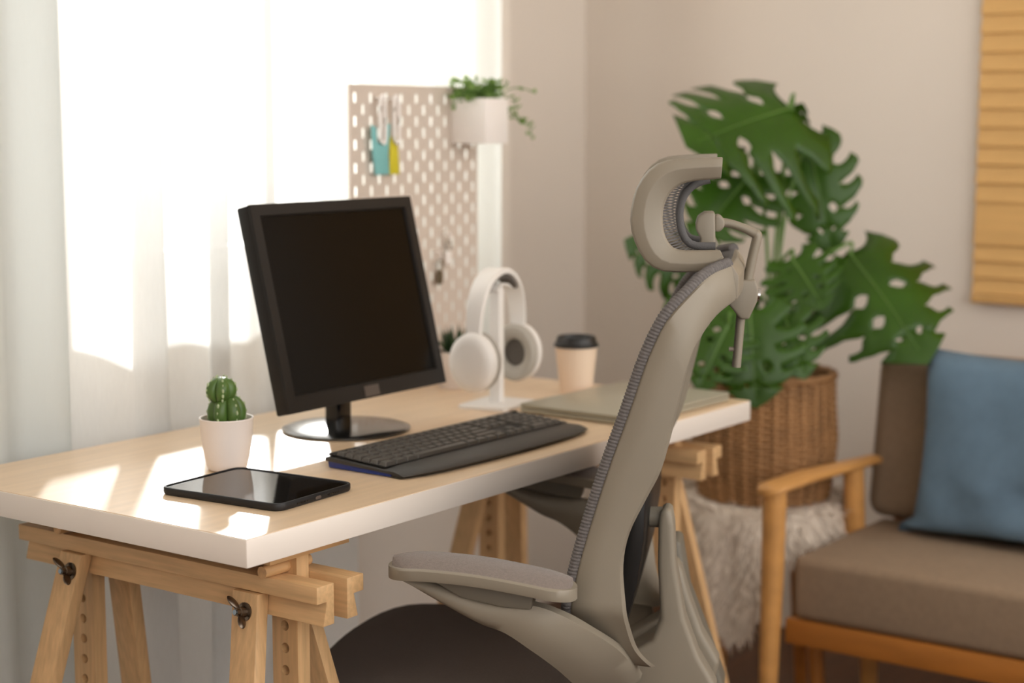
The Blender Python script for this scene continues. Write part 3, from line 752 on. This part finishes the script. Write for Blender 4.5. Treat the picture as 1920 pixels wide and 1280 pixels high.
# arms
def arm(side, lift):
    s = side
    ar = empty('armrest'); ar.parent = ch_; X = .258 * s
    cl = catmull([(0, .1105, .6850), (0, .0643, .6885), (0, -.0011, .6850), (0, -.0659, .6755), (0, -.1190, .6650)], 10); cl = resample(cl, 241)
    cl = [cl[int(round(240 * (.5 - .5 * math.cos(math.pi * k / 40))))] for k in range(41)]
    yA, yB = cl[0].y, cl[-1].y; n = len(cl)
    def outline(wd, ends, shr=0):
        L_, Rr = [], []
        for i, p in enumerate(cl):
            u = (yA - p.y) / (yA - yB); e = min(u, 1 - u) - shr
            if e < -.001: continue
            ww = wd * (1 - max(0, 1 - max(e, 0) / .17) ** 2.2) ** .5 * (.92 + .1 * math.sin(math.pi * u))
            L_.append((max(ww, .0015), p))
        return L_
    def slab(name, wd, z0, z1, crown, m):
        secs = []
        for ww, p in outline(wd, 0, .018 if crown else 0):
            secs.append([(X - ww * .96, p.y, p.z + z0 + lift), (X - ww, p.y, p.z + z0 + .004 + lift), (X - ww, p.y, p.z + z1 - .002 + lift), (X - ww * .93, p.y, p.z + z1 + lift), (X - ww * .5, p.y, p.z + z1 + crown * .8 + lift), (X, p.y, p.z + z1 + crown + lift), (X + ww * .5, p.y, p.z + z1 + crown * .8 + lift), (X + ww * .93, p.y, p.z + z1 + lift), (X + ww, p.y, p.z + z1 - .002 + lift), (X + ww, p.y, p.z + z0 + .004 + lift), (X + ww * .96, p.y, p.z + z0 + lift)])
        return loft(name, secs, m, ar, 0, ang=40)
    slab('pad_tray', .0405, -.013, .0015, 0, 'chair_shell'); slab('pad', .0365, -.003, .0030, .0085, 'chair_fabric')
    up_ = catmull([(0, .0931, .6720), (0, .0635, .6680), (0, -.0019, .6480), (0, -.0667, .6441), (0, -.1054, .6308), (0, -.1375, .606), (0, -.1633, .5777), (0, -.1780, .545), (0, -.185, .51)], 4)
    lo_ = catmull([(0, .0900, .6660), (0, .0309, .6345), (0, -.0043, .6177), (0, -.0343, .6077), (0, -.0668, .5861), (0, -.0927, .5596), (0, -.1122, .5288), (0, -.125, .50), (0, -.13, .47)], 4)
    secs = []
    for i, (a_, b_) in enumerate(zip(up_, lo_)):
        u = i / (len(up_) - 1); Xc = X - s * .15 * max(0, (u - .45) / .55) ** 1.6; hw = .012 + .010 * u
        z1_, z0_ = a_.z + lift * (1 - u), b_.z + lift * (1 - u)
        m_y, m_z = (a_.y + b_.y) / 2, (z0_ + z1_) / 2
        secs.append([(Xc - hw * .6, a_.y, z1_), (Xc + hw * .6, a_.y, z1_), (Xc + hw, a_.y * .7 + b_.y * .3, z1_ * .7 + z0_ * .3), (Xc + hw, a_.y * .3 + b_.y * .7, z1_ * .3 + z0_ * .7), (Xc + hw * .6, b_.y, z0_), (Xc - hw * .6, b_.y, z0_), (Xc - hw, a_.y * .3 + b_.y * .7, z1_ * .3 + z0_ * .7), (Xc - hw, a_.y * .7 + b_.y * .3, z1_ * .7 + z0_ * .3)])
    loft('arm_support', secs, 'chair_shell', ar, 0, ang=60)
    extrude('pad_mount', [(.062, .675 + lift), (-.070, .662 + lift), (-.066, .640 + lift), (-.03, .642 + lift), (.02, .652 + lift)], X - .017, X + .017, 'x', 'chair_shell_dark', ar, .003)
arm(-1, 0); arm(1, .022)
# seat
def seat_pt(u, v):           # u across -1..1, v 0 rear .. 1 front
    hw = .245 * (1 - .10 * (1 - v)) ; y = -.135 + .415 * v
    e = 1 - max(0, (abs(u) - .80) / .20) ** 2 * .25
    return hw, y
out_ = []
for k in range(64):
    a = 2 * math.pi * k / 64; c_, s_ = math.cos(a), math.sin(a); q = 3.2
    r_ = (abs(c_) ** q + abs(s_) ** q) ** (-1 / q); out_.append((.245 * c_ * r_ * (.93 + .07 * s_ * r_), .072 + .208 * s_ * r_))
def sring(sc, z, wf=0): return [(x * sc, .072 + (y - .072) * sc, z - wf * max(0, (y - .18) / .1) ** 2) for x, y in out_]
loft('seat_cushion', [sring(.90, .432), sring(.97, .438, .01), sring(1.0, .455, .015), sring(1.0, .478, .02), sring(.975, .492, .022), sring(.92, .500, .022), sring(.75, .503, .018), sring(.45, .502, .008), sring(.15, .501), sring(.01, .501)], 'seat_fabric', ch_, 0, ang=60)
loft('seat_pan', [sring(.86, .415), sring(.93, .432), sring(.90, .434)], 'chair_shell_dark', ch_)
bm = bmesh.new(); bx(bm, -.09, .09, -.15, .14, .375, .416); do_bevel(bm, .012, 3); from_bm('tilt_mechanism', bm, 'black_plastic', ch_)
extrude('back_link', [(-.12, .38), (-.12, .42), (-.20, .47), (-.26, .47), (-.26, .42), (-.20, .40)], -.06, .06, 'x', 'chair_shell_dark', ch_, .008, 3)
lathe('gas_lift', [(0, .07), (.028, .07), (.028, .24), (.016, .245), (.016, .38), (0, .38)], 'black_plastic', ch_, (0, .03, 0), 24)
for k in range(5):
    a = R(72 * k + 45); dv = Vector((math.cos(a), math.sin(a), 0)); c0 = Vector((0, .03, .105))
    lg = tube('base_leg', [c0, c0 + dv * .15 + Vector((0, 0, -.008)), c0 + dv * .29 + Vector((0, 0, -.03))], [.028, .024, .018], 'chair_shell', ch_, 12)
    e_ = c0 + dv * .28; sd_ = Vector((-dv.y, dv.x, 0))
    bm = bmesh.new()
    for q in (-1, 1): tube_into(bm, [Vector((e_.x, e_.y, .028)) + sd_ * q * .009, Vector((e_.x, e_.y, .028)) + sd_ * q * .026], .028, 20)
    tube_into(bm, [Vector((e_.x, e_.y, .028)), Vector((e_.x, e_.y, .08))], .007, 10)
    from_bm('caster', bm, 'black_plastic', lg)

# ------------------------------------------------------------------ sofa
sf = thing('sofa', 'wooden framed sofa with taupe cushions below the slatted blind', 'sofa', (1.40, .03, 0))
# local: x towards the wall, y negative along the sofa
SL = 1.45
def sofa_arm(y):
    P = [(-.045, y + .004, .556), (-.03, y + .003, .562), (.10, y, .562), (.24, y - .010, .558), (.36, y - .022, .556)]
    W_ = [.020, .029, .027, .024, .020]; H_ = [.006, .011, .012, .011, .010]
    secs = []
    for p, ww, hh in zip(P, W_, H_):
        secs.append([(p[0], p[1] + ww * math.cos(a), p[2] + hh * math.sin(a)) for a in [2 * math.pi * k / 16 for k in range(16)]])
    loft('armrest', secs, 'oak', sf, 0, ang=60)
    tube('leg', [(-.018, y + .002, .556), (-.020, y + .002, .40), (-.032, y + .004, 0)], [.022, .021, .014], 'oak', sf, 16)
    tube('rear_post', [(.285, y - .014, .556), (.300, y - .014, .40), (.335, y - .010, .28)], [.020, .021, .022], 'oak', sf, 16)
    tube('leg', [(.36, y - .02, .30), (.39, y - .015, 0)], [.022, .014], 'oak', sf, 16)
sofa_arm(.012); sofa_arm(-SL)
box('front_rail', .005, .030, -SL, 0, .268, .316, 'oak_deep', sf, .004)
box('rear_rail', .42, .445, -SL, 0, .268, .316, 'oak_deep', sf, .004)
for yy in (.0, -SL + .025): box('side_rail', .03, .42, yy - .03, yy - .005, .268, .316, 'oak_deep', sf, .003)
for k in range(8): box('seat_slat', .03, .42, -.10 - k * .18, -.04 - k * .18, .290, .308, 'oak_deep', sf, .002)
def cushion(name, x0, x1, y0, y1, z0, z1, m, bev, par, lean=0):
    bm = bmesh.new(); bx(bm, x0, x1, y0, y1, z0, z1); do_bevel(bm, bev, 5)
    for v in bm.verts:
        v.co.x += lean * (v.co.z - z0)
    return from_bm(name, bm, m, par, True, 60)
cushion('seat_cushion', .004, .40, -SL + .03, -.012, .316, .434, 'sofa_fabric', .018, sf)
cushion('back_cushion', .365, .470, -SL + .02, .012, .436, .765, 'sofa_fabric', .035, sf, .14)
box('back_frame', .49, .515, -SL, 0, .29, .73, 'oak_deep', sf, .004)

pw = thing('throw_pillow', 'square blue throw pillow leaning on the sofa back cushion', 'pillow', (1.697, -.290, .435))
bm = bmesh.new(); N_ = 22; gr = {}
rp = random.Random(5); wr = [(rp.uniform(-3, 3), rp.uniform(2, 9), rp.uniform(0, 6.28), rp.uniform(.0015, .004)) for _ in range(7)]
for sd2 in (-1, 1):
    for i in range(N_ + 1):
        for j in range(N_ + 1):
            u, v = -1 + 2 * i / N_, -1 + 2 * j / N_
            pin = 1 - .07 * (1 - min(abs(u), 1) ** 2) * (abs(v) ** 6); pin2 = 1 - .07 * (1 - v * v) * (abs(u) ** 6)
            th = .062 * max(0, (1 - u ** 4) * (1 - v ** 4)) ** .55
            wk = sum(a * math.sin(kx_ * u * 3 + ky_ * v + ph_) for kx_, ky_, ph_, a in wr) * (max(0, (1 - u * u) * (1 - v * v)) ** .4) * (1.5 if v < -.3 else .6)
            y = u * .205 * pin2; z = .178 + v * .178 * pin + .01 * math.sin(u * 3)*0
            x = sd2 * th + wk + (z - .0) * .16
            if v < -.9: y += -.012 * (u < -.7) + .022 * (u > .7)
            gr[sd2, i, j] = bm.verts.new((x, y, max(z, .002)))
for sd2 in (-1, 1):
    for i in range(N_):
        for j in range(N_): bm.faces.new((gr[sd2, i, j], gr[sd2, i + 1, j], gr[sd2, i + 1, j + 1], gr[sd2, i, j + 1]))
bmesh.ops.remove_doubles(bm, verts=bm.verts[:], dist=.0008)
from_bm('cover', bm, 'pillow_blue', pw, True, 70)

# ------------------------------------------------------------------ stool, fleece, basket, monstera
SX, SY, SZ = 1.69, .226, .465
st = thing('stool', 'round wooden stool under the wicker basket, mostly covered by fleece', 'stool', (SX, SY, 0))
lathe('seat', [(0, SZ - .028), (.150, SZ - .028), (.158, SZ - .022), (.158, SZ - .006), (.152, SZ), (0, SZ)], 'oak_deep', st, (0, 0, 0), 48)
for k in range(4):
    a = R(45 + 36 + 90 * k); tube('leg', [(.115 * math.cos(a), .115 * math.sin(a), SZ - .03), (.150 * math.cos(a), .150 * math.sin(a), 0)], [.019, .013], 'oak_deep', st, 14)
fl = thing('fleece_throw', 'shaggy white fleece draped over the stool and hanging to one side', 'throw', (SX, SY, SZ))
def drop(a):                                                # overhang length by direction (a in world azimuth)
    d0 = math.cos(a - R(188)); d1 = math.cos(a - R(285))
    return .045 + .215 * max(0, d0) ** 9 + .05 * max(0, d1) ** 4 + .012 * math.sin(a * 13) + .008 * math.sin(a * 29)
rows_ = []; NA = 96
def fpt(a, s):              # s 0..1 : along the hide from the centre
    L_ = .165 + drop(a); q = s * L_; rr = .170 + .010 * math.sin(a * 9)
    if q < .158: return Vector((q * math.cos(a), q * math.sin(a), .004))
    e = q - .158; c_ = min(e, .02)
    rad = .158 + c_ * .7 + max(0, e - .02) * .14 + .008 * math.sin(a * 11) * min(1, e / .05)
    return Vector((rad * math.cos(a), rad * math.sin(a), .004 - max(0, e - .006) * .97))
for i in range(26): rows_.append([fpt(2 * math.pi * k / NA, i / 25) for k in range(NA + 1)])
grid('hide', rows_, 'fleece', fl, .003)
bm = bmesh.new(); rf = random.Random(11)
for k in range(5200):
    a = rf.uniform(0, 2 * math.pi); s = 1 - .62 * rf.random() ** 1.5
    p = fpt(a, s); p2 = fpt(a, min(1, s + .05)); n_ = Vector((math.cos(a), math.sin(a), .5 if s < .6 else .05)).normalized()
    if p.z < -.004: n_ = Vector((math.cos(a), math.sin(a), 0))
    dn = Vector((rf.uniform(-.5, .5), rf.uniform(-.5, .5), -1.0 if p.z < -.01 else rf.uniform(-.2, .2))).normalized()
    L_ = rf.uniform(.014, .034); sd_ = n_.cross(dn)
    if sd_.length < .1: continue
    sd_.normalize(); wv = rf.uniform(.0012, .0026)
    if p.z > -.01 and p.xy.length < .145: continue
    q1 = p + n_ * L_ * .35 + dn * L_ * .35; q2 = p + n_ * L_ * .40 + dn * L_
    add_faces(bm, [p - sd_ * wv, p + sd_ * wv, q1 + sd_ * wv, q1 - sd_ * wv, q2], [(0, 1, 2, 3), (3, 2, 4)])
fo = from_bm('wool', bm, 'fleece', fl, True, 80); fo['kind'] = 'stuff'

bz = SZ + .008
bk = thing('wicker_basket', 'brown woven wicker basket holding the monstera on the stool', 'basket', (SX, SY, bz))
BR = lambda z: .128 + .012 * min(1, z / .12) + .004 * math.sin(z * 20)
BH = .245
bm = bmesh.new(); nst = 30; ntier = 34
for j in range(ntier):                                      # horizontal strands going in front of and behind the stakes
    z = .004 + (BH - .012) * j / (ntier - 1); P = []
    for k in range(nst * 4):
        a = 2 * math.pi * k / (nst * 4); rr = BR(z) + .0042 * math.cos(nst / 2 * a + (math.pi if j % 2 else 0))
        P.append((rr * math.cos(a), rr * math.sin(a), z))
    n = len(P); h = .0036
    rings = []
    for p in P:
        r0 = math.hypot(p[0], p[1]); c_, s_ = p[0] / r0, p[1] / r0
        rings.append([bm.verts.new((c_ * (r0 + dx), s_ * (r0 + dx), p[2] + dz)) for dx, dz in ((.0026, 0), (0, h), (-.0026, 0), (0, -h))])
    for k in range(n):
        A_, B_ = rings[k], rings[(k + 1) % n]
        for q in range(4): bm.faces.new((A_[q], B_[q], B_[(q + 1) % 4], A_[(q + 1) % 4]))
from_bm('weave', bm, 'wicker', bk, True, 80)['kind'] = 'stuff'
sm = None
for k in range(nst):
    a = 2 * math.pi * k / nst
    if sm is None:
        sm = tube('stake', [(BR(z), 0, z) for z in (0, .06, .12, .18, BH)], .0042, 'wicker_light', bk, 8, 1, 1.1, upv=Vector((0, 1, 0))); o = sm
    else:
        o = sm.copy(); COL.objects.link(o)
    o.rotation_euler = (0, 0, a)
P = [(BR(BH) * math.cos(2 * math.pi * k / 90), BR(BH) * math.sin(2 * math.pi * k / 90), BH + .002) for k in range(91)]
tube('rim', P, .008, 'wicker', bk, 10, mod=lambda i, a: 1 + .18 * math.sin(i * 1.4 + a * 2), ang=80)
lathe('bottom', [(0, .001), (.126, .001), (.126, .006), (0, .006)], 'wicker', bk)
lathe('inner_pot', [(0, .008), (.10, .008), (.122, .20), (.118, .20), (.112, .19), (0, .19)], 'kb_black', bk)

mo = thing('monstera', 'large monstera plant with split leaves growing from the wicker basket', 'plant', (SX, SY, bz + .19))
lathe('soil', [(0, .004), (.06, .003), (.112, .0), (.10, -.004), (0, -.004)], 'soil', mo)
ORG = Vector((SX, SY, bz + .19))
CAMV = Vector((-1.326, -1.330, 1.211))
def leaf(B, T, wid, tiltv, bend, lobes=6, seed=0, side_=0.0, droop=None, gs=1.0, face=1.0, cut=.60):
    """split leaf: B petiole end, T tip; tiltv mixes the facing between camera-side and upward"""
    rl = random.Random(seed); B, T = Vector(B), Vector(T)
    ax = (T - B); L = ax.length; ax.normalize()
    view = (CAMV - B).normalized(); nr = (view * face + Vector((0, 0, 1)) * tiltv + Vector((.587, -.81, 0)) * side_).normalized()
    sd_ = ax.cross(nr).normalized(); nr = sd_.cross(ax).normalized()
    bm = bmesh.new()
    def outline(t):       # t 0 base (rear lobe) .. 1 tip, returns half width and position along the rib (unit length)
        yy = -.13 + 1.13 * t
        ww = (math.sin(math.pi * min(1, (t * .94 + .06)) ** .80)) ** .75
        return ww * .5, yy
    def P3(x, y):         # leaf plane -> curved 3-D
        h = -bend * (y * y) * L - .30 * bend * L * 0
        h -= (.33 * bend if droop is None else droop) * (abs(x) / .5) ** 2 * L
        h += .05 * L * math.exp(-(x / .06) ** 2) * -.35
        return B + ax * (y * L) + sd_ * (x * wid) + nr * h
    sm_ = lambda q: max(0, min(1, q)) ** 2 * (3 - 2 * max(0, min(1, q)))
    for s in (-1, 1):
        gaps = [gs * (.10 + .10 * rl.random()) for _ in range(lobes + 1)]; cuts = [1 - cut + rl.uniform(-.08, .12) for _ in range(lobes + 1)]
        holes = [(.20 + .08 * rl.random()) * (rl.random() < .45) for _ in range(lobes + 1)]
        gaps[0] = gaps[lobes] = 0; holes[0] = holes[lobes] = 0
        def side(kk, u):      # opening on boundary kk at distance u from the rib
            g_ = gaps[kk] * sm_((u - cuts[kk]) / .22) * (1 + .35 * u)
            if .16 < u < .36: g_ = max(g_, holes[kk] * math.sin(math.pi * (u - .16) / .20))
            return g_
        for k in range(lobes):
            t0, t1 = k / lobes, (k + 1) / lobes
            r0, r1 = .95 * k / lobes, .95 * (k + 1) / lobes
            nu, nv = 15, 4; g = {}
            for i in range(nu):
                u = i / (nu - 1); ga, gb = side(k, u), side(k + 1, u)
                for j in range(nv):
                    v = j / (nv - 1); tv = t0 + (t1 - t0) * (ga + (1 - ga - gb) * v)
                    ww, yo = outline(tv); yr = r0 + (r1 - r0) * (ga + (1 - ga - gb) * v)
                    endr = 1 - .12 * (2 * v - 1) ** 2 * (u ** 5) * (1 if k < lobes - 1 else 0)
                    fw = .10 * math.sin(math.pi * min(1, u)) * (1 if k < lobes - 1 else 0)      # lobes sweep towards the tip
                    g[i, j] = bm.verts.new(P3(s * ww * u * endr, yr + (yo - yr) * (u ** 1.6) + fw * .6))
            for i in range(nu - 1):
                for j in range(nv - 1): bm.faces.new((g[i, j], g[i + 1, j], g[i + 1, j + 1], g[i, j + 1]))
    bmesh.ops.remove_doubles(bm, verts=bm.verts[:], dist=.0006)
    for v in bm.verts: v.co -= ORG
    o = from_bm('leaf', bm, 'monstera', mo, True, 80)
    md = o.modifiers.new('solid', 'SOLIDIFY'); md.thickness = .0012
    rib = [P3(0, y * .1 - .0) + nr * .0015 - ORG for y in range(0, 10)]
    tube('midrib', rib, [.0024 - .0002 * i for i in range(10)], 'stem_green', o, 6)
    root = Vector((rl.uniform(-.03, .03), rl.uniform(-.03, .03), 0)); e = B - ORG
    mid = root.lerp(e, .55) + Vector((0, 0, .05 + .04 * rl.random())) + (e - root).xy.to_3d() * -.12
    tube('petiole', catmull([root, mid, e + Vector((0, 0, .012)) * (1 if tiltv >= 0 else 0), P3(0, .05) - ORG], 8), .0036, 'stem_green', mo, 8)
LEAVES = [  # base, tip, width, tilt, bend
    ((1.751, 0.207, 1.252), (1.502, 0.297, 1.196), .43, .75, .10, 5, 1, 0, .42, 1.35),
    ((1.815, .205, 1.181), (1.768, .122, .971), .19, .35, .24, 5, 2),
    ((1.795, .239, 1.190), (1.764, .190, 1.262), .07, .1, -.1, 4, 3),
    ((1.700, .260, 1.130), (1.550, .310, 1.000), .22, .3, .18, 6, 4),
    ((1.784, 0.099, 0.968), (1.667, -0.118, 0.812), .32, .65, .22, 5, 5, 0, .34, 1.45),
    ((1.516, .173, .872), (1.452, .121, .701), .22, .5, .22, 5, 6),
    ((1.677, .388, .905), (1.558, .468, .985), .14, .2, .15, 5, 7),
    ((1.694, .274, .890), (1.545, .372, .868), .15, .6, .15, 6, 8),
    ((1.732, .222, .900), (1.748, .095, .900), .16, .8, .12, 6, 9),
    ((1.571, .128, .855), (1.529, .060, .752), .15, .5, .2, 5, 10),
    ((1.493, .200, .847), (1.392, .210, .735), .15, .4, .2, 6, 11),
    ((1.640, .150, .960), (1.600, .060, .880), .17, .5, .2, 6, 12),
]
for q in LEAVES: leaf(*q)

# ------------------------------------------------------------------ slatted shade on the far wall
sl = thing('slatted_blind', 'honey coloured slatted wooden blind hanging on the back wall', 'blind', (WX - .006, .026, .825))
z = .0; first = None; BWd = 1.10; pitch = .0405; k = 0
def slat(z0, h, tiltd, name='slat'):
    bm = bmesh.new(); bx(bm, -.0035, 0, -BWd, 0, 0, h); do_bevel(bm, .001, 1)
    o = from_bm(name, bm, 'bamboo', sl); o.location = (-.014, 0, z0); o.rotation_euler = (0, R(tiltd), 0); return o
box('bottom_rail', -.022, -.006, -BWd, 0, 0, .018, 'bamboo', sl, .003)
zc = .019
for j in range(3): slat(zc, .044, 13); zc += .0365
slat(zc, .097, 4, 'wide_slat'); zc += .093
base_sl = slat(zc, .048, 13)
while zc < 1.30:
    zc += pitch; o = base_sl.copy(); COL.objects.link(o); o.location.z = zc
box('headrail', -.035, -.002, -BWd, 0, zc + .04, zc + .085, 'bamboo', sl, .003)
